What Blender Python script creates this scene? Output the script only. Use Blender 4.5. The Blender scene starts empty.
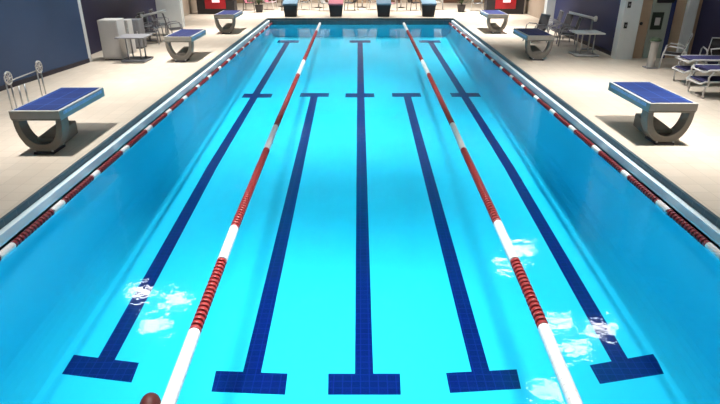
import bpy, bmesh, math, random
from mathutils import Vector, Matrix
random.seed(7)
sc = bpy.context.scene
COL = sc.collection
PI = math.pi

# ------------------------------------------------------------------ materials
def mat(name, color, rough=0.5, metal=0.0, noise=0.0, nscale=6.0, bump=0.0, bscale=40.0, spec=0.5, emit=None, estr=0):
    m = bpy.data.materials.new(name); m.use_nodes = True
    nt = m.node_tree; b = nt.nodes['Principled BSDF']
    b.inputs['Base Color'].default_value = (*color, 1)
    b.inputs['Roughness'].default_value = rough
    b.inputs['Metallic'].default_value = metal
    b.inputs['Specular IOR Level'].default_value = spec
    tc = nt.nodes.new('ShaderNodeTexCoord')
    if noise:
        n = nt.nodes.new('ShaderNodeTexNoise'); n.inputs['Scale'].default_value = nscale
        n.inputs['Detail'].default_value = 5
        nt.links.new(tc.outputs['Object'], n.inputs['Vector'])
        mx = nt.nodes.new('ShaderNodeMix'); mx.data_type = 'RGBA'
        mx.inputs[6].default_value = (*[c * (1 - noise) for c in color], 1)
        mx.inputs[7].default_value = (*[min(1, c * (1 + noise)) for c in color], 1)
        nt.links.new(n.outputs['Fac'], mx.inputs[0]); nt.links.new(mx.outputs[2], b.inputs['Base Color'])
    if bump:
        n2 = nt.nodes.new('ShaderNodeTexNoise'); n2.inputs['Scale'].default_value = bscale
        nt.links.new(tc.outputs['Object'], n2.inputs['Vector'])
        bp = nt.nodes.new('ShaderNodeBump'); bp.inputs['Strength'].default_value = bump
        nt.links.new(n2.outputs['Fac'], bp.inputs['Height']); nt.links.new(bp.outputs[0], b.inputs['Normal'])
    if emit:
        b.inputs['Emission Color'].default_value = (*emit, 1); b.inputs['Emission Strength'].default_value = estr
    return m

def tile_mat(name, c1, c2, grout, scale, rough=0.35, w=1.0, h=1.0, off=0.0, mortar=0.02):
    m = bpy.data.materials.new(name); m.use_nodes = True
    nt = m.node_tree; b = nt.nodes['Principled BSDF']; b.inputs['Roughness'].default_value = rough
    tc = nt.nodes.new('ShaderNodeTexCoord'); br = nt.nodes.new('ShaderNodeTexBrick')
    br.offset = off; br.inputs['Scale'].default_value = scale
    br.inputs['Color1'].default_value = (*c1, 1); br.inputs['Color2'].default_value = (*c2, 1)
    br.inputs['Mortar'].default_value = (*grout, 1); br.inputs['Mortar Size'].default_value = mortar
    br.inputs['Brick Width'].default_value = w; br.inputs['Row Height'].default_value = h
    b.inputs['Specular IOR Level'].default_value = .3; nt.links.new(tc.outputs['Object'], br.inputs['Vector']); nt.links.new(br.outputs['Color'], b.inputs['Base Color'])
    return m

M = {}
M['deck'] = tile_mat('deck_tile', (.62, .535, .44), (.57, .49, .40), (.50, .43, .35), 1.0, .45, .3, .3, 0, .006)
M['pool'] = mat('pool_plaster', (.22, .70, .86), .7, noise=.03, nscale=1.5)
M['inlay'] = tile_mat('navy_inlay_tile', (.012, .004, .10), (.016, .006, .125), (.03, .018, .2), 1.0, .3, .12, .12, 0, .006)
M['coping'] = tile_mat('slate_coping_tile', (.055, .10, .125), (.045, .085, .11), (.1, .14, .16), 1.0, .45, .3, .3, 0, .006)
M['gutter'] = mat('white_gutter', (.74, .88, .95), .4, noise=.03)
M['blue_wall'] = mat('blue_wall_paint', (.034, .066, .145), .6, noise=.06, nscale=1.2)
M['navy_wall'] = mat('navy_wall_paint', (.025, .022, .062), .6, noise=.08, nscale=1.5)
M['navy_wall2'] = mat('indigo_wall_paint', (.02, .026, .095), .6, noise=.08, nscale=1.5)
M['trim_dark'] = mat('dark_skirting', (.02, .018, .03), .5)
M['column'] = mat('pale_column_paint', (.60, .63, .63), .6, noise=.05)
M['tan'] = mat('tan_door', (.40, .28, .19), .55, noise=.08, nscale=3)
M['cream'] = mat('cream_wall', (.46, .38, .30), .7, noise=.08, nscale=2)
M['ceil'] = mat('ceiling_white', (.30, .30, .30), .9)
M['steel'] = mat('brushed_steel', (.55, .55, .55), .35, .8)
M['white'] = mat('white_plastic', (.62, .62, .62), .45)
M['offwhite'] = mat('offwhite_enamel', (.50, .485, .47), .5, noise=.04)
M['grey'] = mat('grey_enamel', (.22, .22, .235), .5, noise=.06)
M['concrete'] = mat('block_grey', (.20, .18, .155), .7, noise=.15, nscale=14, bump=.15)
M['blockrim'] = mat('block_rim', (.42, .44, .45), .5, noise=.06, nscale=8)
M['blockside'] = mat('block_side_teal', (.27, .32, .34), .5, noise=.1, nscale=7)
M['lip'] = mat('beige_lip', (.36, .33, .29), .55, noise=.08)
M['tread'] = tile_mat('navy_grip_tile', (.003, .020, .125), (.003, .015, .10), (.015, .06, .24), 1.0, .65, .31, .42, 0, .01)
M['tread2'] = tile_mat('navy_violet_grip_tile', (.012, .018, .085), (.010, .015, .075), (.04, .05, .15), 1.0, .65, .31, .42, 0, .01)
M['decal'] = mat('pale_blue_decal', (.28, .42, .75), .4, noise=.5, nscale=25)
M['red'] = mat('red_float', (.26, .02, .032), .4)
M['redc'] = mat('bright_red_float', (.37, .028, .028), .4)
M['wfloat'] = mat('white_float', (.82, .80, .79), .4)
M['cable'] = mat('dark_cable', (.05, .02, .02), .5)
M['navyfab'] = mat('navy_sling', (.03, .028, .11), .8, bump=.1)
M['darkfab'] = mat('charcoal_sling', (.06, .055, .06), .85)
M['brown'] = mat('brown_wood', (.16, .085, .055), .6, noise=.2, nscale=10)
M['black'] = mat('black_plastic', (.015, .013, .016), .5)
M['foliage'] = mat('dark_foliage', (.05, .09, .04), .6, noise=.3, nscale=9)
M['redbox'] = mat('red_panel', (.40, .012, .022), .35)
M['glow'] = mat('lit_front', (.9, .6, .65), .4, emit=(1, .55, .62), estr=1.1)
M['skin'] = mat('skin', (.42, .22, .15), .5)
M['cap'] = mat('maroon_cap', (.085, .012, .010), .6, noise=.5, nscale=18)
M['suit'] = mat('dark_suit', (.02, .02, .04), .6)
M['poster'] = mat('dark_poster', (.02, .03, .02), .4)
M['palegreen'] = mat('pale_green_panel', (.34, .38, .32), .6)
M['green'] = mat('green_plastic', (.05, .08, .04), .5)
M['lamp'] = mat('lamp_tube', (1, 1, 1), .5, emit=(1, .97, .92), estr=28)
M['pink'] = mat('pink_cloth', (.45, .14, .18), .8)
M['teal'] = mat('teal_cloth', (.13, .22, .30), .8)

# water: clear surface (Fresnel mirror over see-through) + absorbing volume
def water_material():
    m = bpy.data.materials.new('pool_water'); m.use_nodes = True
    nt = m.node_tree; nt.nodes.clear()
    out = nt.nodes.new('ShaderNodeOutputMaterial')
    tr = nt.nodes.new('ShaderNodeBsdfTransparent'); gl = nt.nodes.new('ShaderNodeBsdfGlossy')
    gl.inputs['Roughness'].default_value = 0.03
    fr = nt.nodes.new('ShaderNodeFresnel'); fr.inputs['IOR'].default_value = 1.33
    mix = nt.nodes.new('ShaderNodeMixShader')
    tc = nt.nodes.new('ShaderNodeTexCoord')
    n = nt.nodes.new('ShaderNodeTexNoise'); n.inputs['Scale'].default_value = 6.0; n.inputs['Detail'].default_value = 3
    nt.links.new(tc.outputs['Object'], n.inputs['Vector'])
    bp = nt.nodes.new('ShaderNodeBump'); bp.inputs['Strength'].default_value = WATER_BUMP; bp.inputs['Distance'].default_value = .05
    nt.links.new(n.outputs['Fac'], bp.inputs['Height'])
    nt.links.new(bp.outputs[0], gl.inputs['Normal']); nt.links.new(bp.outputs[0], fr.inputs['Normal'])
    nt.links.new(fr.outputs[0], mix.inputs[0]); nt.links.new(tr.outputs[0], mix.inputs[1]); nt.links.new(gl.outputs[0], mix.inputs[2])
    nt.links.new(mix.outputs[0], out.inputs['Surface'])
    va = nt.nodes.new('ShaderNodeVolumeAbsorption')
    va.inputs['Color'].default_value = (0.0, .925, .98, 1); va.inputs['Density'].default_value = WATER_DENS
    nt.links.new(va.outputs[0], out.inputs['Volume'])
    return m
WATER_BUMP = .05; WATER_DENS = .55
M['water'] = water_material()

# ------------------------------------------------------------------ mesh helpers
def bx(bm, x0, x1, y0, y1, z0, z1, mi=0):
    vs = [bm.verts.new((x, y, z)) for z in (z0, z1) for y in (y0, y1) for x in (x0, x1)]
    for q in ((0, 2, 3, 1), (4, 5, 7, 6), (0, 1, 5, 4), (2, 6, 7, 3), (0, 4, 6, 2), (1, 3, 7, 5)):
        f = bm.faces.new([vs[i] for i in q]); f.material_index = mi
    return vs

def tube(bm, pts, r, seg=8, caps=True):
    pts = [Vector(p) for p in pts]; rings = []
    up0 = Vector((0, 0, 1))
    for i, p in enumerate(pts):
        d = (pts[min(i + 1, len(pts) - 1)] - pts[max(i - 1, 0)]).normalized()
        u = up0 if abs(d.dot(up0)) < .9 else Vector((0, 1, 0))
        a = d.cross(u).normalized(); b = d.cross(a).normalized()
        rr = r[i] if isinstance(r, (list, tuple)) else r
        rings.append([bm.verts.new(p + a * rr * math.cos(2 * PI * k / seg) + b * rr * math.sin(2 * PI * k / seg)) for k in range(seg)])
    for A, B in zip(rings, rings[1:]):
        for k in range(seg):
            bm.faces.new((A[k], A[(k + 1) % seg], B[(k + 1) % seg], B[k]))
    if caps:
        bm.faces.new(rings[0]); bm.faces.new(rings[-1][::-1])

def lathe(bm, prof, seg=16, mtx=None):
    rings = []
    for r, z in prof:
        rings.append([bm.verts.new((max(r, 1e-4) * math.cos(2 * PI * k / seg), max(r, 1e-4) * math.sin(2 * PI * k / seg), z)) for k in range(seg)])
    for A, B in zip(rings, rings[1:]):
        for k in range(seg):
            bm.faces.new((A[k], A[(k + 1) % seg], B[(k + 1) % seg], B[k]))
    bm.faces.new(rings[0][::-1]); bm.faces.new(rings[-1])
    if mtx is not None:
        for R in rings:
            for v in R: v.co = mtx @ v.co

def band(bm, prof_out, prof_in, y0, y1):
    """strap with thickness: outer and inner outline in XZ, extruded along Y"""
    n = len(prof_out); V = []
    for y in (y0, y1):
        V.append([[bm.verts.new((p[0], y, p[1])) for p in pr] for pr in (prof_out, prof_in)])
    (o0, i0), (o1, i1) = V
    for k in range(n - 1):
        bm.faces.new((o0[k], o0[k + 1], i0[k + 1], i0[k])); bm.faces.new((o1[k + 1], o1[k], i1[k], i1[k + 1]))
        bm.faces.new((o0[k + 1], o0[k], o1[k], o1[k + 1])); bm.faces.new((i0[k], i0[k + 1], i1[k + 1], i1[k]))
    bm.faces.new((o0[0], i0[0], i1[0], o1[0])); bm.faces.new((i0[-1], o0[-1], o1[-1], i1[-1]))

def obj(name, bm, m, parent=None, bevel=0, smooth=False):
    bmesh.ops.recalc_face_normals(bm, faces=bm.faces)
    me = bpy.data.meshes.new(name); bm.to_mesh(me); bm.free()
    o = bpy.data.objects.new(name, me); COL.objects.link(o)
    for q in (m if isinstance(m, (list, tuple)) else [m]): me.materials.append(q)
    if smooth:
        for p in me.polygons: p.use_smooth = True
    if bevel:
        b = o.modifiers.new('bevel', 'BEVEL'); b.width = bevel; b.segments = 2; b.limit_method = 'ANGLE'
    if parent: o.parent = parent
    return o

def boxo(name, b, m, parent=None, bevel=0):
    bm = bmesh.new()
    for q in (b if isinstance(b[0], (tuple, list)) else [b]): bx(bm, *q)
    return obj(name, bm, m, parent, bevel)
def tubeo(name, paths, r, m, parent=None, seg=8):
    bm = bmesh.new()
    for p in paths: tube(bm, p, r, seg)
    return obj(name, bm, m, parent, smooth=True)
def tag(o, label, cat, group=None, kind=None):
    o['label'] = label; o['category'] = cat
    if group: o['group'] = group
    if kind: o['kind'] = kind
    return o
def struct(o): o['kind'] = 'structure'; return o
def empty(name, loc, rz=0):
    o = bpy.data.objects.new(name, None); COL.objects.link(o); o.location = loc; o.rotation_euler = (0, 0, rz); o.empty_display_size = .2
    return o
def copy_tree(o, parent=None):
    c = o.copy(); COL.objects.link(c)
    if parent: c.parent = parent
    for ch in [k for k in bpy.data.objects if k.parent == o]: copy_tree(ch, c)
    return c
def place(o, loc, rz, label, sx=None):
    o.location = loc; o.rotation_euler = (0, 0, rz); o['label'] = label
    return o

# ------------------------------------------------------------------ the setting
DZ = .255                      # deck height above the water
PX, PY0, PY1 = 4.6, 1.3, 29.6  # pool basin inner faces
EX = 4.72
def fz(y): return -2.1168 + .0495 * y
# deck (four slabs round the pool) as one floor with its opening
bm = bmesh.new()
XL, XR, YB, YF = -9.3, 12.0, -4.0, 38.5
bx(bm, XL, -EX, YB, YF, DZ - .1, DZ); bx(bm, EX, XR, YB, YF, DZ - .1, DZ)
bx(bm, -EX, EX, YB, PY0 - .12, DZ - .1, DZ); bx(bm, -EX, EX, PY1 + .12, YF, DZ - .1, DZ)
struct(obj('floor', bm, M['deck']))
# slate edge strip below the deck lip
bm = bmesh.new()
t = .03
bx(bm, -EX - .02, -EX + t, PY0 - .12, PY1 + .12, .15, DZ + .004); bx(bm, EX - t, EX + .02, PY0 - .12, PY1 + .12, .15, DZ + .004)
bx(bm, -EX + t, EX - t, PY1 + .09, PY1 + .14, .15, DZ + .004); bx(bm, -EX + t, EX - t, PY0 - .14, PY0 - .09, .15, DZ + .004)
struct(obj('trim_1', bm, M['coping']))
# white gutter ledge and pool lip
bm = bmesh.new()
bx(bm, -EX - .02, -PX, PY0 - .12, PY1 + .12, -.05, .16); bx(bm, PX, EX + .02, PY0 - .12, PY1 + .12, -.05, .16)
bx(bm, -PX, PX, PY0 - .14, PY0, -.05, .16)
struct(obj('trim_2', bm, M['gutter'], bevel=.01))
bm = bmesh.new(); bx(bm, -PX, PX, PY1, PY1 + .14, -.05, .16); struct(obj('trim_3', bm, M['coping']))
# basin: sloping floor, coved to the side walls
bm = bmesh.new()
prof = [(-PX - .005, .0)]
R = .45
rows = []
for y in (PY0 - .01, PY1 + .01):
    z0 = fz(y); pr = [(-PX, .02), (-PX, z0 + R)]
    for k in range(1, 8):
        a = PI + (PI / 2) * k / 8; pr.append((-PX + R + R * math.cos(a), z0 + R + R * math.sin(a)))
    pr.append((-PX + R, z0))
    pr += [(-x, z) for x, z in reversed(pr)]
    rows.append([bm.verts.new((x, y, z)) for x, z in pr])
for k in range(len(rows[0]) - 1):
    bm.faces.new((rows[0][k], rows[0][k + 1], rows[1][k + 1], rows[1][k]))
bm.faces.new(rows[0]); bm.faces.new(rows[1][::-1])
o = obj('floor_basin', bm, M['pool'], smooth=False); o.name = 'floor_pool'; struct(o)
# water body
bm = bmesh.new()
e = .002
vs = bx(bm, -PX - e, PX + e, PY0 - e, PY1 + e, -1, 0)
for v in bm.verts:
    if v.co.z < -.5: v.co.z = fz(v.co.y) - .01
w = obj('pool_water', bm, M['water'])
tag(w, 'clear turquoise water filling the swimming pool', 'water', kind='stuff')

# navy tile markings on the pool floor
def marking(polys, label):
    bm = bmesh.new()
    for k, poly in enumerate(polys):
        dz = .004 + .0015 * k
        top = [bm.verts.new((x, y, fz(y) + dz)) for x, y in poly]
        bot = [bm.verts.new((x, y, fz(y) - .003)) for x, y in poly]
        bm.faces.new(top); bm.faces.new(bot[::-1])
        for i in range(4): bm.faces.new((top[i], bot[i], bot[(i + 1) % 4], top[(i + 1) % 4]))
    o = obj('lane_marking', bm, M['inlay'])
    return tag(o, label, 'lane line', 'navy lane lines on the pool floor')
def strip(x0, y0, x1, y1, w=.125): return [(x0 - w, y0), (x0 + w, y0), (x1 + w, y1), (x1 - w, y1)]
def bar(x, y, w=.5, h=.22): return [(x - w, y - h), (x + w, y - h), (x + w, y + h), (x - w, y + h)]
marking([[(-4.097, 6.389), (-3.111, 6.229), (-3.083, 5.861), (-4.092, 6.017)], strip(-3.60, 6.25, -3.70, 13), strip(-3.70, 13, -3.585, 28.3), bar(-3.57, 19.2), bar(-3.56, 28.45, .52, .27)],
        'leftmost navy floor line of the pool, outside the left centre rope')
marking([[(-1.994, 6.074), (-1.0, 6.021), (-0.99, 5.645), (-1.968, 5.698)], strip(-1.492, 6.0, -1.60, 19.2), bar(-1.6, 19.3)],
        'shorter navy floor line just right of the left centre rope')
marking([[(-0.44, 6.021), (0.542, 6.021), (0.529, 5.645), (-0.426, 5.645)], strip(.05, 5.9, -.02, 28.3), bar(-.02, 19.25), bar(-.02, 28.45, .52, .27)],
        'middle navy floor line running straight up the pool centre')
marking([[(1.175, 6.036), (2.162, 6.101), (2.132, 5.749), (1.178, 5.676)], strip(1.656, 6.0, 1.615, 19.3), bar(1.6, 19.3)],
        'shorter navy floor line just left of the right centre rope')
marking([[(3.201, 6.182), (4.207, 6.409), (4.16, 6.021), (3.214, 5.834)], strip(3.663, 6.2, 3.70, 13), strip(3.70, 13, 3.44, 28.3), bar(3.65, 19.3), bar(3.42, 28.45, .52, .27)],
        'rightmost navy floor line of the pool, outside the right centre rope')

# walls
def wall(name, b, m): return struct(boxo(name, b, m))
HT = 7.2
# left: big blue wall, slightly splayed, with a pale end
def skew_wall(name, x0, y0, x1, y1, t, m, z0=DZ - .05, z1=HT):
    d = Vector((x1 - x0, y1 - y0, 0)).normalized(); n = Vector((-d.y, d.x, 0)) * t
    bm = bmesh.new(); pts = [(x0, y0), (x1, y1), (x1 + n.x, y1 + n.y), (x0 + n.x, y0 + n.y)]
    a = [bm.verts.new((p[0], p[1], z0)) for p in pts]; b = [bm.verts.new((p[0], p[1], z1)) for p in pts]
    bm.faces.new(a[::-1]); bm.faces.new(b)
    for i in range(4): bm.faces.new((a[i], a[(i + 1) % 4], b[(i + 1) % 4], b[i]))
    return struct(obj(name, bm, m))
skew_wall('wall_left', -11.3, -4, -8.45, 17.7, .35, M['blue_wall'])
skew_wall('trim_4', -8.45, 17.7, -8.43, 17.85, .5, M['column'])
skew_wall('baseboard_left', -11.28, -4, -8.43, 17.7, .02, M['trim_dark'], DZ, DZ + .12)
wall('wall_left_alcove', (-9.4, -9.0, 17.85, 26.0, DZ - .05, HT), M['navy_wall'])
wall('wall_left_rear', (-9.4, -9.2, 26.0, 38.6, DZ - .05, HT), M['cream'])
wall('trim_5', (-9.0, -7.92, 26.0, 26.35, DZ, HT), M['column'])
# right
wall('wall_right', (8.3, 8.65, 18.55, 25.2, DZ - .05, HT), M['navy_wall2'])
wall('wall_right_rear', (9.0, 9.2, 25.2, 38.6, DZ - .05, HT), M['cream'])
wall('baseboard_right', (8.27, 8.3, 18.55, 25.2, DZ, DZ + .12), M['trim_dark'])
wall('trim_6', (7.95, 8.3, 25.2, 25.55, DZ, HT), M['column'])
wall('trim_7', (8.14, 8.68, 18.2, 18.55, DZ - .05, HT), M['column'])
wall('wall_right_recess', (8.68, 12.0, 18.5, 18.7, DZ - .05, HT), M['tan'])
wall('wall_right_near', (10.68, 11.0, -4, 18.5, DZ - .05, HT), M['navy_wall'])
wall('trim_8', (10.2, 10.5, 18.36, 18.5, DZ, HT), M['column'])
wall('trim_9', (9.69, 9.82, 18.4, 18.5, DZ, HT), M['navy_wall2'])
# tan door with round plate, pale panel with notice
d = struct(boxo('door_1', (8.70, 9.1, 18.44, 18.5, DZ, 2.4), M['tan']))
bm = bmesh.new(); lathe(bm, [(.05, 0), (.05, .03), (.02, .05)], 12, Matrix.Translation((8.85, 18.42, 1.33)) @ Matrix.Rotation(PI / 2, 4, 'X'))
obj('handle', bm, M['black'], d, smooth=True)
wall('trim_10', (9.12, 9.69, 18.42, 18.5, DZ, 2.55), M['palegreen'])
wall('wall_front', (-9.4, 9.2, 38.5, 38.7, DZ - .05, HT), M['cream'])
wall('wall_back', (-12, 12, -4.2, -4.0, DZ - .05, HT), M['cream'])
wall('ceiling', (-12, 12, -4.2, 38.7, HT, HT + .2), M['ceil'])

# notice and dark board on the pale panel
fr = empty('notice_board', (9.33, 18.42, 1.41))
boxo('frame', (-.175, .175, -.03, 0, -.26, .26), M['poster'], fr)
boxo('notice', (-.07, .09, -.04, -.03, -.13, .10), M['offwhite'], fr)
tag(fr, 'small dark square notice board hung on the pale panel beside the tan door', 'notice board')
o = boxo('wall_screen', (9.2, 9.72, 18.34, 18.42, 1.95, 2.4), M['black'], None, .01)
o.location = (0, 0, 0); tag(o, 'dark screen mounted above the pale panel on the right', 'screen')
for i, z in enumerate((1.91, 1.30)):
    q = empty('wall_switch', (8.27, 18.2, z))
    boxo('plate', (-.05, .05, -.03, 0, -.09, .09), M['black'], q, .005)
    boxo('button', (-.02, .02, -.045, -.03, -.03, .03), M['grey'], q)
    tag(q, ['upper small black fitting on the pale column left of the tan door', 'lower small black fitting on the pale column left of the tan door'][i], 'switch', 'fittings on the pale column')

# ------------------------------------------------------------------ lane ropes
def make_rope(name_label, path, pattern, y_first, redm, group, R0=.062):
    """path: list of (x, y) sorted by y; pattern(y) -> 'r' or 'w'"""
    root = empty('lane_rope', (path[0][0], path[0][1], 0.015))
    tag(root, name_label, 'lane rope', group)
    ox, oy = path[0]
    def X(y):
        for (xa, ya), (xb, yb) in zip(path, path[1:]):
            if y <= yb: return xa + (xb - xa) * (y - ya) / (yb - ya)
        return path[-1][0]
    y0, y1 = path[0][1], path[-1][1]
    cb = bmesh.new(); n = 60
    tube(cb, [(X(y0 + (y1 - y0) * k / n) - ox, (y1 - y0) * k / n, 0) for k in range(n + 1)], .03, 8)
    obj('cable', cb, M['cable'], root, smooth=True)
    for sy in (y0 - .03, y1 + .03):
        hb = bmesh.new(); lathe(hb, [(.035, -.05), (.035, .05)], 10, Matrix.Translation((X(sy) - ox, sy - oy, .02)) @ Matrix.Rotation(PI / 2, 4, 'X'))
        obj('end_hook', hb, M['steel'], root)
    pitch = .078; proto = {}
    def prof(c):
        return [(.03, -.0385), (R0 * .95, -.0385), (R0, -.032), (R0, .032), (R0 * .95, .0385), (.03, .0385)] if c == 'w' else \
               [(.03, -.026), (R0 * .93, -.026), (R0, -.018), (R0, .008), (R0 * .93, .016), (.03, .016)]
    cnt = 0; rest = bmesh.new(); y = y0 + .05
    while y < y1 - .03:
        c = pattern(y)
        a = math.atan2(X(y + .1) - X(y - .1), .2)
        mt = Matrix.Translation((X(y) - ox, y - oy, 0)) @ Matrix.Rotation(-a, 4, 'Z') @ Matrix.Rotation(-PI / 2, 4, 'X')
        if y >= y_first and cnt < 98:
            if c not in proto:
                bm = bmesh.new(); lathe(bm, prof(c), 16)
                o = obj('float', bm, redm if c == 'r' else M['wfloat'], root); proto[c] = o
            else:
                o = proto[c].copy(); COL.objects.link(o); o.parent = root
            o['label'] = 'red float' if c == 'r' else 'white float'
            o.matrix_local = mt; cnt += 1
        else:
            nf = len(rest.faces); lathe(rest, prof(c), 10, mt)
            rest.faces.ensure_lookup_table()
            for f in rest.faces[nf:]: f.material_index = 0 if c == 'r' else 1
        y += pitch
    ro = obj('float_string', rest, [redm, M['wfloat']], root); ro['kind'] = 'stuff'
    return root
def centre_pat(bounds):
    def p(y):
        k = sum(1 for b in bounds if y >= b)
        return 'w' if k % 2 == 0 else 'r'
    return p
LB = [4.56, 5.91, 6.82, 10.05, 11.56, 16.95, 19.2, 26.6]
RB = [4.63, 5.93, 6.95, 10.1, 11.7, 17.0, 19.2, 26.8]
L = [(-1.59, PY0 + .03), (-1.612, 3.564), (-1.652, 4.527), (-1.69, 5.864), (-1.722, 6.775), (-1.78, 9.967), (-1.814, 11.47), (-1.88, 16.813), (-1.92, 19.065), (-2.055, PY1 - .03)]
Rr = [(1.78, PY0 + .03), (1.801, 3.564), (1.845, 4.575), (1.887, 5.984), (1.905, 6.884), (1.952, 10.024), (1.991, 11.661), (2.061, 16.929), (2.09, 19.156), (2.196, PY1 - .03)]
make_rope('red and white lane rope floating left of the middle floor line', L, centre_pat(LB), 3.3, M['redc'], 'lane ropes across the open water')
make_rope('red and white lane rope floating right of the middle floor line', Rr, centre_pat(RB), 3.3, M['redc'], 'lane ropes across the open water')
def side_pat(y):
    u = (y - 7.33) % 1.31
    return 'w' if u < .3 else 'r'
make_rope('red lane rope with short white bands lying along the left pool edge', [(-4.47, PY0 + .03), (-4.48, 12), (-4.51, PY1 - .03)], side_pat, 5.7, M['red'], 'lane ropes along the pool sides', .048)
make_rope('red lane rope with short white bands lying along the right pool edge', [(4.47, PY0 + .03), (4.48, 12), (4.51, PY1 - .03)], side_pat, 5.7, M['red'], 'lane ropes along the pool sides', .048)

# ------------------------------------------------------------------ starting blocks
def make_block(treadm, w=.84, ln=1.78, h=.76):
    """origin on the deck under the near (front) end centre; the U arms stand at the near end, platform runs back along +Y"""
    root = empty('starting_block', (0, 0, DZ))
    tag(root, '', 'starting block', 'side starting blocks on curved grey feet')
    hw = w / 2
    th = .165
    # platform body: rim with sloping underside towards the far end
    bm = bmesh.new(); vs = bx(bm, -hw, hw, 0, ln, h - th, h)
    for v in bm.verts:
        if v.co.z < h - .01 and v.co.y > .1: v.co.z -= .01
    body = obj('platform', bm, [M['blockrim'], M['blockside'], M['concrete']], root, .012)
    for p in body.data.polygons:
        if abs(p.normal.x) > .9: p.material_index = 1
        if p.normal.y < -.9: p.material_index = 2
    bm = bmesh.new(); bx(bm, -hw + .05, hw - .05, .06, ln - .07, h - .005, h + .008)
    obj('tread', bm, treadm, root, .004)
    # bright lip along the front edge
    boxo('front_lip', (-hw, hw, -.015, .03, h - .13, h + .004), M['lip'], root, .005)
    for s in (-1, 1):
        boxo('side_strip', (s * hw - .008, s * hw + .008, .12, ln - .12, h - .085, h - .03), M['decal'], root)
    # U foot
    n = 20; po, pi_ = [], []
    zt = h - th; zb = .02
    for k in range(n + 1):
        a = PI + PI * k / n
        x = math.cos(a); z = math.sin(a)
        ex = lambda v, q: math.copysign(abs(v) ** q, v)
        po.append((hw * .985 * ex(x, .9), zt + (zt - zb) * ex(z, .95)))
        pi_.append(((hw * .97 - .095) * ex(x, .9), zt + (zt - zb - .15) * ex(z, .95)))
    bm = bmesh.new(); band(bm, po, pi_, .01, .26)
    obj('curved_foot', bm, M['concrete'], root, .012)
    # step box running back from the bottom of the foot
    bm = bmesh.new(); vs = bx(bm, -.15, .15, .12, 1.0, .0, .25)
    for v in bm.verts:
        if v.co.y > .5: v.co.z += .07
    obj('rear_brace', bm, M['concrete'], root, .02)
    boxo('base_plate', (-.17, .17, -.02, .42, .0, .045), M['trim_dark'], root, .008)
    for s in (-1, 1):
        for yy in (.01, .39):
            bm = bmesh.new(); lathe(bm, [(.018, .045), (.018, .062), (.01, .07)], 8, Matrix.Translation((s * .15, yy, 0)))
            obj('bolt', bm, M['steel'], root)
    return root
blk = make_block(M['tread'])
BL = [(-5.46, 9.15, 'nearest starting block on the left deck, cobalt tiled top'),
      (-5.62, 17.75, 'middle starting block on the left deck, in front of the grey pedestal table'),
      (-5.58, 24.0, 'farthest of the three side starting blocks on the left deck'),
      (5.50, 9.65, 'nearest starting block on the right deck, bright blue tiled top, beside sun loungers'),
      (5.62, 18.0, 'middle starting block on the right deck, left of the white square table'),
      (5.66, 24.1, 'farthest of the three side starting blocks on the right deck')]
for i, (x, y, lb) in enumerate(BL):
    o = blk if i == 0 else copy_tree(blk)
    place(o, (x, y, DZ), 0, lb)
    if i in (1, 2, 4, 5):
        for ch in [k for k in bpy.data.objects if k.parent == o and k.name.startswith('tread')]:
            ch.data = ch.data.copy(); ch.data.materials[0] = M['tread2']

def make_end_block():
    root = empty('end_starting_block', (0, 0, DZ))
    tag(root, '', 'starting block', 'starting blocks across the far end')
    bm = bmesh.new(); vs = bx(bm, -.36, .36, .0, .55, 0, .58)
    for v in bm.verts:
        if v.co.z < .1: v.co.x *= .82
    obj('pedestal', bm, M['black'], root, .01)
    bm = bmesh.new(); vs = bx(bm, -.38, .38, -.12, .72, .58, .66)
    for v in bm.verts:
        if v.co.y > .3: v.co.z += .16
    obj('platform', bm, M['teal'], root, .01)
    tubeo('back_rail', [[(-.3, .68, .7), (-.3, .85, .95), (.3, .85, .95), (.3, .68, .7)]], .02, M['steel'], root)
    return root
eb = make_end_block()
for i, (x, lb) in enumerate([(-3.62, 'leftmost of the four dark starting blocks at the far end'), (-1.27, 'far end starting block just left of the pool centre'),
                             (1.2, 'far end starting block just right of the pool centre'), (3.52, 'rightmost of the four dark starting blocks at the far end')]):
    o = eb if i == 0 else copy_tree(eb)
    place(o, (x, 30.35, DZ), 0, lb)
    if i == 1:
        for ch in [k for k in bpy.data.objects if k.parent == o and k.name.startswith('platform')]:
            ch.data = ch.data.copy(); ch.data.materials[0] = M['pink']

# ------------------------------------------------------------------ tables, cabinets
def make_table(topm, legm, label, w=.88, h=.76):
    root = empty('pedestal_table', (0, 0, DZ)); tag(root, label, 'table', 'deck tables')
    boxo('tabletop', (-w / 2, w / 2, -w / 2, w / 2, h - .04, h), topm, root, .01)
    for sx in (-1, 1):
        for sy in (-1, 1):
            tubeo('leg', [[(sx * .2, sy * .2, h - .04), (sx * .2, sy * .2, .07)]], .022, legm, root)
    tubeo('base_frame', [[(-.36, -.36, .04), (.36, -.36, .04), (.36, .36, .04), (-.36, .36, .04), (-.36, -.36, .04)]], .03, legm, root)
    boxo('base_panel', (-.3, .3, -.3, .3, .015, .05), legm, root)
    return root
tb = make_table(M['grey'], M['grey'], 'grey pedestal table with square foot in front of the left cabinets')
tb.location = (-7.05, 18.0, DZ)
tb2 = make_table(M['white'], M['offwhite'], 'white square table on slim legs by the indigo wall on the right')
tb2.location = (7.4, 18.95, DZ)

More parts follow.
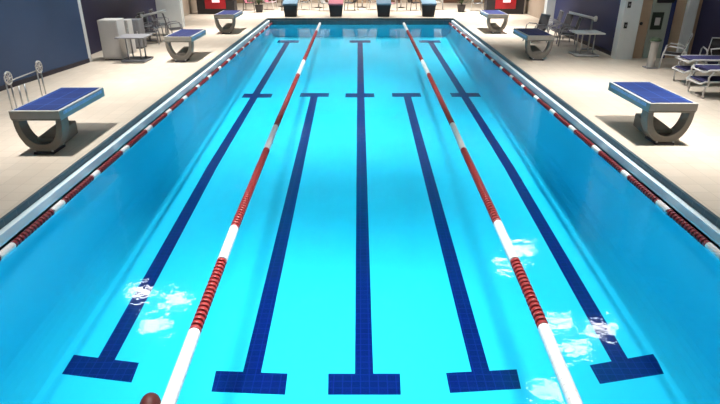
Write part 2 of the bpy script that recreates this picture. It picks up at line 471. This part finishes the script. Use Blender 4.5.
def cabinet(label, loc, w, d, h, m, rz=0, vents=False):
    root = empty('storage_cabinet', loc, rz); tag(root, label, 'cabinet')
    boxo('body', (-w / 2, w / 2, -d / 2, d / 2, .04, h), m, root, .01)
    dr = boxo('door', (-w / 2 + .02, w / 2 - .02, -d / 2 - .02, -d / 2, .08, h - .04), m, root, .006)
    boxo('handle', (w / 2 - .1, w / 2 - .07, -d / 2 - .05, -d / 2 - .02, h * .5, h * .62), M['steel'], dr)
    boxo('plinth', (-w / 2 + .02, w / 2 - .02, -d / 2 + .03, d / 2 - .02, 0, .04), M['trim_dark'], root)
    if vents:
        boxo('dark_panel', (-w / 2 + .1, w / 2 - .1, -d / 2 - .03, -d / 2 - .02, h * .55, h - .12), M['grey'], root)
    return root
cabinet('tall off-white cabinet standing at the end of the blue wall', (-7.82, 18.3, DZ), .6, .6, 1.22, M['offwhite'])
cabinet('grey cabinet with dark upper panel behind the grey pedestal table', (-7.98, 20.5, DZ), .56, .5, .98, M['grey'], 0, True)
# small box appliance with dark window between the two cabinets
q = empty('small_appliance', (-7.9, 19.45, DZ)); boxo('body', (-.22, .22, -.2, .2, 0, 1.08), M['offwhite'], q, .01)
boxo('window', (-.17, .12, -.215, -.2, .72, 1.02), M['black'], q); boxo('dial', (.15, .19, -.22, -.2, .8, .84), M['steel'], q)
tag(q, 'narrow white appliance with dark window between the two left cabinets', 'appliance')

# ------------------------------------------------------------------ patio chairs (tubular, curved arms, dark sling)
def make_chair(slingm, framem):
    root = empty('patio_chair', (0, 0, DZ)); tag(root, '', 'chair')
    w = .29
    for s in (-1, 1):
        tubeo('side_frame', [[(s * w, -.30, 0), (s * w, -.27, .35), (s * w, -.22, .60), (s * w, -.12, .66), (s * w, .18, .63), (s * w, .30, .55), (s * w, .34, 0)]], .02, framem, root)
    bm = bmesh.new()
    pts = [(-.25, .42), (-.1, .40), (.1, .385), (.2, .40), (.28, .6), (.36, .95)]
    po = [(y, z) for y, z in pts]; pi2 = [(y + .005, z + .018) for y, z in pts]
    band(bm, po, pi2, -w + .02, w - .02)
    for v in bm.verts: v.co = Vector((v.co.y, v.co.x, v.co.z))
    obj('sling', bm, slingm, root, smooth=True)
    tubeo('back_frame', [[(-w, .2, .4), (-w, .28, .6), (-w, .37, .98), (w, .37, .98), (w, .28, .6), (w, .2, .4)]], .018, framem, root)
    tubeo('seat_frame', [[(-w, .2, .4), (-w, -.26, .42), (w, -.26, .42), (w, .2, .4)]], .018, framem, root)
    return root
ch = make_chair(M['darkfab'], M['grey'])
used = [False]
def chair(x, y, rz, label, group, sling=None, frame=None):
    o = copy_tree(ch) if used[0] else ch
    used[0] = True
    place(o, (x, y, DZ), rz, label); o['group'] = group
    for c in [k for k in bpy.data.objects if k.parent == o]:
        m = sling if c.name.startswith('sling') else frame
        if m: c.data = c.data.copy(); c.data.materials[0] = m
    return o
chair(-7.8, 21.5, PI / 2 + .2, 'front dark sling patio chair of the left group beside the grey cabinet', 'patio chairs against the left wall')
chair(-8.1, 22.6, PI / 2 - .1, 'middle dark sling patio chair of the left group by the navy wall', 'patio chairs against the left wall')
chair(-8.1, 23.8, PI / 2 + .1, 'rearmost dark sling patio chair of the left group near the pale column', 'patio chairs against the left wall')
chair(-7.15, 22.4, PI / 2 + .4, 'dark sling patio chair of the left group closest to the pool', 'patio chairs against the left wall')
chair(7.5, 21.0, -PI / 2 - .2, 'front grey patio chair behind the white square table on the right', 'patio chairs against the right wall')
chair(7.55, 22.1, -PI / 2 + .1, 'middle grey patio chair along the right indigo wall', 'patio chairs against the right wall')
chair(7.6, 23.3, -PI / 2 - .1, 'rearmost grey patio chair along the right indigo wall near the column', 'patio chairs against the right wall')
chair(6.6, 21.9, -PI / 2 + .3, 'grey patio chair on the right standing closest to the middle blocks', 'patio chairs against the right wall')

# pale roller poles standing over the chairs
def cover_pole(x0, x1, y, z0, z1, px, label):
    root = empty('roller_pole', (px, y, DZ)); tag(root, label, 'roller', 'pale roller poles beside the chairs')
    tubeo('pole', [[(x0 - px, 0, z0 - DZ), (x1 - px, -.5, z1 - DZ)]], .042, M['white'], root, 10)
    tubeo('post', [[(0, -.25, 0), (0, -.25, min(z0, z1) - DZ)]], .035, M['grey'], root)
    tubeo('foot', [[(-.25, -.25, .03), (.25, -.25, .03)]], .03, M['grey'], root)
    bm = bmesh.new(); lathe(bm, [(.09, -.03), (.09, .03)], 14, Matrix.Translation((x1 - px, -.5, z1 - DZ)) @ Matrix.Rotation(PI / 2, 4, 'Y'))
    obj('end_wheel', bm, M['offwhite'], root)
cover_pole(-7.35, -8.1, 22.2, 1.36, 1.2, -8.0, 'pale slanting roller pole above the left patio chairs')
cover_pole(7.2, 7.95, 20.3, 1.48, 1.32, 7.95, 'pale slanting roller pole above the right patio chairs')

# chrome stand with round heads at the blue wall
st = empty('equipment_stand', (-7.5, 12.5, DZ))
tag(st, 'thin chrome stand with two round pale wheel heads against the blue wall', 'stand')
tubeo('rail', [[(-.02, -.62, .62), (0, -.3, .66), (0, .62, .66)]], .014, M['steel'], st)
for y in (-.62, .62):
    for dy in (-.06, .10):
        tubeo('post', [[(0, y + dy, 0), (0, y + dy, .64)]], .017, M['steel'], st)
    bm = bmesh.new(); mt = Matrix.Translation((.03, y + .02, .73)) @ Matrix.Rotation(PI / 2, 4, 'Y')
    lathe(bm, [(.03, -.03), (.03, .03)], 10, mt)
    for k in range(8):
        a = k * PI / 4
        tube(bm, [mt @ Vector((0, 0, 0)), mt @ Vector((.13 * math.cos(a), .13 * math.sin(a), 0))], .012, 6)
    tube(bm, [mt @ Vector((.13 * math.cos(a * PI / 8), .13 * math.sin(a * PI / 8), 0)) for a in range(17)], .018, 6)
    obj('wheel_head', bm, M['offwhite'], st)
for dy in (-.35, -.12):
    tubeo('short_post', [[(.05, dy, 0), (.05, dy, .5)]], .02, M['steel'], st)

# ------------------------------------------------------------------ sun loungers, right
def make_lounger():
    root = empty('sun_lounger', (0, 0, DZ)); tag(root, '', 'sun lounger', 'navy sun loungers on the right deck')
    for s in (-1, 1):
        tubeo('side_rail', [[(0, s * .32, .33), (.1, s * .33, .38), (1.25, s * .33, .38), (2.0, s * .33, .62)]], .024, M['white'], root)
    bm = bmesh.new(); pts = [(.06, .36), (.5, .36), (1.25, .37), (1.98, .61)]
    band(bm, pts, [(x, z + .035) for x, z in pts], -.31, .31); obj('sling', bm, M['navyfab'], root)
    for x in (.12, 1.4):
        for s in (-1, 1):
            tubeo('leg', [[(x + .1, s * .33, .38), (x - .02, s * .35, .22), (x, s * .36, 0)]], .022, M['white'], root)
    for s in (-1, 1):
        tubeo('armrest', [[(.9, s * .34, .38), (.85, s * .36, .55), (1.2, s * .37, .58), (1.35, s * .36, .45)]], .02, M['white'], root)
    tubeo('foot_bar', [[(0, -.32, .33), (0, .32, .33)]], .022, M['white'], root)
    return root
lg = make_lounger()
LG = [(8.0, 13.45, DZ, 'lower navy sun lounger of the stack nearest the camera at right'),
      (8.05, 13.45, DZ + .27, 'upper navy sun lounger of the stack nearest the camera at right'),
      (8.3, 14.75, DZ, 'lower navy sun lounger of the stack behind the nearest one'),
      (8.35, 14.75, DZ + .27, 'upper navy sun lounger of the stack behind the nearest one')]
for i, (x, y, z, lb) in enumerate(LG):
    o = lg if i == 0 else copy_tree(lg)
    place(o, (x, y, z), -.05, lb)
# low white chair behind loungers
chair(9.2, 16.8, -PI / 2 - .5, 'white framed patio chair with dark sling behind the stacked sun loungers', 'white patio chairs', M['black'], M['white'])
chair(10.1, 16.3, PI - .2, 'white framed patio chair nearest the dark right wall', 'white patio chairs', M['black'], M['white'])
# white bin on a stand with green top
bn = empty('waste_bin', (8.6, 16.8, DZ)); tag(bn, 'slim white waste bin with green lid beside the sun loungers', 'bin')
bm = bmesh.new(); lathe(bm, [(.09, 0), (.11, .04), (.11, .72), (.15, .78)], 16); obj('body', bm, M['offwhite'], bn, smooth=True)
bm = bmesh.new(); lathe(bm, [(.16, .78), (.16, .82), (.1, .87)], 16); obj('lid', bm, M['green'], bn)
boxo('foot', (-.16, .16, -.16, .16, 0, .03), M['grey'], bn)

# ------------------------------------------------------------------ far end furniture
def planter(x, y, label, s=1.0):
    root = empty('potted_plant', (x, y, DZ)); tag(root, label, 'plant', 'potted plants at the far end')
    bm = bmesh.new(); lathe(bm, [(.17 * s, 0), (.24 * s, .36 * s), (.26 * s, .38 * s), (.22 * s, .38 * s)], 14); obj('pot', bm, M['black'], root)
    bm = bmesh.new()
    for k in range(70):
        a = random.uniform(0, 2 * PI); r = random.uniform(.1, .5) * s; z = random.uniform(.45, 1.2) * s
        c = Vector((r * math.cos(a) * .8, r * math.sin(a) * .8, z)); d = Vector((math.cos(a), math.sin(a), random.uniform(-.3, .6))).normalized() * .16 * s
        n = d.cross(Vector((0, 0, 1))).normalized() * .045 * s
        vs = [bm.verts.new(c - d), bm.verts.new(c + n), bm.verts.new(c + d), bm.verts.new(c - n)]
        bm.faces.new(vs)
    for k in range(8):
        a = k * PI / 4; tube(bm, [(0, 0, .36 * s), (.2 * math.cos(a) * s, .2 * math.sin(a) * s, .85 * s)], .012, 5)
    obj('foliage', bm, M['foliage'], root)
planter(-5.6, 32.6, 'dark potted plant at the far end, left of the end starting blocks')
planter(5.6, 32.8, 'dark potted plant at the far end, right of the end starting blocks')

def vending(x, y, label):
    root = empty('display_cabinet', (x, y, DZ)); tag(root, label, 'display cabinet', 'red display cabinets at the far corners')
    boxo('body', (-1.0, 1.0, 0, .7, 0, 2.0), M['black'], root, .01)
    boxo('red_panel', (-.55, .55, -.03, 0, .28, 1.9), M['redbox'], root, .01)
    boxo('lit_front', (-.16, .24, -.05, -.03, .60, 1.5), M['glow'], root)
vending(7.75, 31.6, 'black and red cabinet with pale lit front at the far right corner')
vending(-7.75, 31.6, 'black and red cabinet with pale lit front at the far left corner')

# bar tables / chairs row
def make_stool_table():
    root = empty('cafe_table', (0, 0, DZ)); tag(root, '', 'table', 'cafe tables at the far end')
    bm = bmesh.new(); lathe(bm, [(.42, .72), (.42, .75)], 20); obj('tabletop', bm, M['offwhite'], root)
    tubeo('stem', [[(0, 0, .04), (0, 0, .72)]], .035, M['steel'], root)
    bm = bmesh.new(); lathe(bm, [(.25, 0), (.25, .02), (.05, .05)], 16); obj('base', bm, M['black'], root)
    return root
ct = make_stool_table()
for i, (x, y, lb) in enumerate([(-2.5, 35.2, 'cafe table between the two left end starting blocks'), (0.1, 35.4, 'cafe table standing at the far end on the pool centre line'),
                                (2.4, 35.2, 'cafe table between the two right end starting blocks'), (-4.7, 36, 'cafe table near the left potted plant')]):
    o = ct if i == 0 else copy_tree(ct)
    place(o, (x, y, DZ), 0, lb)
slings = [M['brown'], M['pink'], M['black'], M['offwhite'], M['darkfab']]
names = ['brown', 'pink', 'black', 'off-white', 'charcoal']
xs = [-7.4, -6.3, -3.2, -1.9, -.55, .75, 1.75, 3.05, 4.4, 6.6, -4.2, -5.2]
wh = ['by the left display cabinet', 'between the left display cabinet and the potted plant', 'left of the leftmost centre table', 'right of the leftmost centre table',
      'left of the centre line table', 'right of the centre line table', 'left of the right-hand cafe table', 'right of the right-hand cafe table',
      'beside the right potted plant', 'between the right potted plant and the display cabinet', 'right of the left potted plant', 'behind the left potted plant']
for i, (x, w_) in enumerate(zip(xs, wh)):
    k = i % 5
    chair(x, 33.4 + .35 * (i % 3), (PI / 2 if i % 2 else -PI / 2) + random.uniform(-.4, .4), names[k] + ' patio chair at the far end ' + w_, 'patio chairs at the far end', slings[k], [M['steel'], M['black'], M['white']][i % 3])
# panelled far wall: brown doors and pale posts
for i in range(9):
    x = -8 + 2 * i
    dd = struct(boxo('door_%d' % (i + 2), (x - .62, x + .62, 38.4, 38.5, DZ, 2.6), M['brown'] if i % 2 else M['tan']))
    boxo('handle', (x + .45, x + .49, 38.34, 38.4, 1.2, 1.4), M['steel'], dd)

# ------------------------------------------------------------------ swimmer at the bottom edge
def swimmer():
    bm = bmesh.new()
    V = {'pel': (0, -1.0, -.18), 'wst': (0, -.8, -.14), 'chs': (0, -.5, -.10), 'nck': (0, -.26, -.06), 'hd0': (0, -.15, -.02),
         'sl': (-.19, -.40, -.10), 'el': (-.42, -.52, -.24), 'wl': (-.46, -.34, -.38), 'hl': (-.46, -.26, -.40),
         'sr': (.19, -.40, -.10), 'er': (.30, -.62, -.22), 'wr': (.26, -.84, -.34), 'hr': (.25, -.92, -.36)}
    # legs trail down behind
    V.update({'pl': (-.1, -1.06, -.2), 'kl': (-.14, -1.3, -.55), 'al': (-.14, -1.55, -.75), 'fl': (-.14, -1.72, -.80),
              'pr': (.1, -1.06, -.2), 'kr': (.14, -1.35, -.48), 'ar': (.14, -1.65, -.66), 'fr': (.14, -1.8, -.7)})
    rad = {'pel': .14, 'wst': .12, 'chs': .14, 'nck': .06, 'hd0': .075, 'sl': .07, 'el': .045, 'wl': .032, 'hl': .035, 'sr': .07, 'er': .045, 'wr': .032, 'hr': .035,
           'pl': .09, 'kl': .06, 'al': .04, 'fl': .035, 'pr': .09, 'kr': .06, 'ar': .04, 'fr': .035}
    E = [('pel', 'wst'), ('wst', 'chs'), ('chs', 'nck'), ('nck', 'hd0'), ('chs', 'sl'), ('sl', 'el'), ('el', 'wl'), ('wl', 'hl'), ('chs', 'sr'), ('sr', 'er'), ('er', 'wr'), ('wr', 'hr'),
         ('pel', 'pl'), ('pl', 'kl'), ('kl', 'al'), ('al', 'fl'), ('pel', 'pr'), ('pr', 'kr'), ('kr', 'ar'), ('ar', 'fr')]
    keys = list(V)
    for side, s in (('l', -1), ('r', 1)):
        b = Vector(V['h' + side]); w_ = Vector(V['w' + side]); d = (b - w_).normalized()
        for k in range(4):
            n1, n2, n3 = 'f%s%d' % (side, k), 'g%s%d' % (side, k), 'j%s%d' % (side, k)
            off = Vector((.022 * (k - 1.5), 0, 0)); ln = (.034, .04, .038, .03)[k]
            V[n1] = tuple(b + off + d * .035); V[n2] = tuple(b + off + d * (.035 + ln) + Vector((0, 0, -.006))); V[n3] = tuple(b + off + d * (.035 + ln * 1.8) + Vector((0, 0, -.016)))
            for q in (n1, n2, n3): rad[q] = .009; keys.append(q)
            E += [('h' + side, n1), (n1, n2), (n2, n3)]
        n1, n2 = 't%s0' % side, 't%s1' % side
        V[n1] = tuple(b + Vector((-s * .045, 0, 0)) + d * .005); V[n2] = tuple(b + Vector((-s * .062, 0, 0)) + d * .04)
        for q in (n1, n2): rad[q] = .011; keys.append(q)
        E += [('h' + side, n1), (n1, n2)]
    me = bpy.data.meshes.new('body'); me.from_pydata([V[k] for k in keys], [(keys.index(a), keys.index(b)) for a, b in E], [])
    o = bpy.data.objects.new('body', me); COL.objects.link(o)
    sk = o.modifiers.new('skin', 'SKIN')
    lay = me.skin_vertices if me.skin_vertices else None
    if not lay:
        bpy.context.view_layer.objects.active = o
    for i, k in enumerate(keys):
        r = rad[k]; v = me.skin_vertices[0].data[i]; v.radius = (r * (1.35 if k in ('chs', 'wst', 'pel') else 1), r)
        v.use_root = (k == 'pel')
    sb = o.modifiers.new('sub', 'SUBSURF'); sb.levels = 2; sb.render_levels = 2
    me.materials.append(M['skin'])
    return o
root = empty('person', (-1.755, 3.57, -.005), .15)
tag(root, 'person swimming with a dark maroon cap breaking the surface at the bottom edge', 'person')
body = swimmer(); body.parent = root
# head: ellipsoid with face features turned to the water, and cap
bm = bmesh.new(); bmesh.ops.create_uvsphere(bm, u_segments=24, v_segments=16, radius=1)
for v in bm.verts:
    v.co = Vector((v.co.x * .078, v.co.y * .105, v.co.z * .095))
    if v.co.z < -.02: v.co.x *= .88
def blob(c, r):
    g = bmesh.ops.create_uvsphere(bm, u_segments=10, v_segments=8, radius=1)
    for v in g['verts']: v.co = Vector((c[0] + v.co.x * r[0], c[1] + v.co.y * r[1], c[2] + v.co.z * r[2]))
blob((0, .02, -.10), (.014, .03, .022)); blob((-.079, -.01, -.01), (.012, .018, .03)); blob((.079, -.01, -.01), (.012, .018, .03))
blob((0, -.03, -.088), (.028, .012, .012)); blob((-.03, .045, -.08), (.014, .010, .010)); blob((.03, .045, -.08), (.014, .010, .010))
hd = obj('head', bm, M['skin'], root, smooth=True); hd.location = (0, -.02, .03)
bm = bmesh.new(); bmesh.ops.create_uvsphere(bm, u_segments=24, v_segments=16, radius=1)
bmesh.ops.bisect_plane(bm, geom=bm.verts[:] + bm.edges[:] + bm.faces[:], plane_co=(0, 0, -.15), plane_no=(0, -.25, 1), clear_inner=True)
for v in bm.verts: v.co = Vector((v.co.x * .086, v.co.y * .112, v.co.z * .102))
cp = obj('swim_cap', bm, M['cap'], root, smooth=True); cp.location = (0, -.02, .03)

# ------------------------------------------------------------------ ceiling lights
def fixture(name, x, y, label, rz=0):
    root = empty(name, (x, y, HT), rz); tag(root, label, 'ceiling light', 'ceiling lights over the deck')
    boxo('housing', (-.5, .5, -.3, .3, -.12, 0), M['white'], root, .01)
    for k in (-1, 1):
        bm = bmesh.new(); tube(bm, [(-.42, k * .14, -.15), (.42, k * .14, -.15)], .09, 8)
        obj('lamp_tube', bm, M['lamp'], root)
    return root
FX = [(-6.1, 15.5, 'tube light on the ceiling over the left deck, farther one of the pair'),
      (-6.3, 14.1, 'tube light on the ceiling over the left deck, nearer one of the pair'),
      (-7.4, 15.9, 'tube light on the ceiling closest to the blue wall'),
      (6.2, 18.8, 'tube light on the ceiling over the right middle starting block, farthest one'),
      (5.4, 17.7, 'tube light on the ceiling just before the right middle starting block'),
      (6.1, 14.2, 'tube light on the ceiling over the right deck in front of the sun loungers'),
      (6.2, 13.0, 'tube light on the ceiling over the right deck between the nearest blocks'),
      (4.9, 11.3, 'tube light on the ceiling above the right pool edge'),
      (7.35, 13.9, 'tube light on the ceiling above the sun loungers')]
for x, y, lb in FX: fixture('ceiling_light', x, y, lb)
DLN = {}
def downlight(x, y, energy, spread, size, color=(1, .97, .93), zz=HT - .1, nm='recessed downlight in the ceiling'):  # unseen lamps; limited spread keeps their glints off the water
    row = 'outer left row' if x < -5 else 'added inner left fill row' if x < -1.1 else 'outer right row' if x > 5 else 'added inner right fill row'
    if 33.5 < y < 35: row = 'added fill row over the far cafe tables'; k = int((x + 4) / 4)
    else: DLN[row] = k = DLN.get(row, -1) + 1
    root = empty('downlight', (x, y, zz))
    tag(root, 'square recessed ceiling downlight, %s of the %s' % (('first', 'second', 'third', 'fourth', 'fifth', 'sixth', 'seventh')[k], row), 'ceiling light', 'louvred downlights in the ceiling')
    bm = bmesh.new(); s = size / 2 + .05
    for b in ((-s, s, -s, -s + .05), (-s, s, s - .05, s), (-s, -s + .05, -s, s), (s - .05, s, -s, s)): bx(bm, *b, -.02, .1)
    obj('frame', bm, M['white'], root)
    ld = bpy.data.lights.new('lamp', 'AREA'); ld.energy = energy; ld.size = size; ld.color = color; ld.spread = spread; ld.shape = 'SQUARE'
    lo = bpy.data.objects.new('lamp', ld); COL.objects.link(lo); lo.parent = root; lo.location = (0, 0, .0)
K = 1.0
for y, e in ((4, 230), (7.5, 270), (15, 250), (19.5, 230), (24, 160), (28, 130)):  # inner rows: unseen fill lamps added to brighten the pool floor centre
    downlight(-1.6, y, e * K * .36, math.radians(60), 1.0)
    downlight(.9, y + .01, e * K * .36, math.radians(60), 1.0)
for y, e in ((3.5, 50), (9.9, 135), (14.6, 160), (18.8, 185), (25, 230), (31, 260)):
    downlight(6.0, y, e * K * 1.25, math.radians(66), .4)
    downlight(-6.0, y, e * K * .85, math.radians(66), .4)

for x in (-4.0, 0.0, 4.0): downlight(x, 34.0, 330, math.radians(110), .8)  # unseen fill row added to brighten the far end furniture
wd = bpy.data.worlds.new('world'); sc.world = wd; wd.use_nodes = True
wd.node_tree.nodes['Background'].inputs[0].default_value = (.8, .9, 1, 1); wd.node_tree.nodes['Background'].inputs[1].default_value = .5

# ------------------------------------------------------------------ camera, view
cd = bpy.data.cameras.new('camera'); cam = bpy.data.objects.new('camera', cd); COL.objects.link(cam)
cam.location = (0, 0, 3.5); cam.rotation_euler = (math.radians(90 - 24.4), 0, 0)
cd.sensor_width = 36; cd.lens = 36 * 560 / 720; cd.shift_x = -.5 / 720; cd.clip_end = 200
sc.camera = cam
sc.view_settings.view_transform = 'Standard'; sc.view_settings.look = 'None'
sc.view_settings.exposure = -0.1; sc.view_settings.gamma = 1
sc.cycles.use_denoising = True
sc.cycles.max_bounces = 8; sc.cycles.transparent_max_bounces = 16
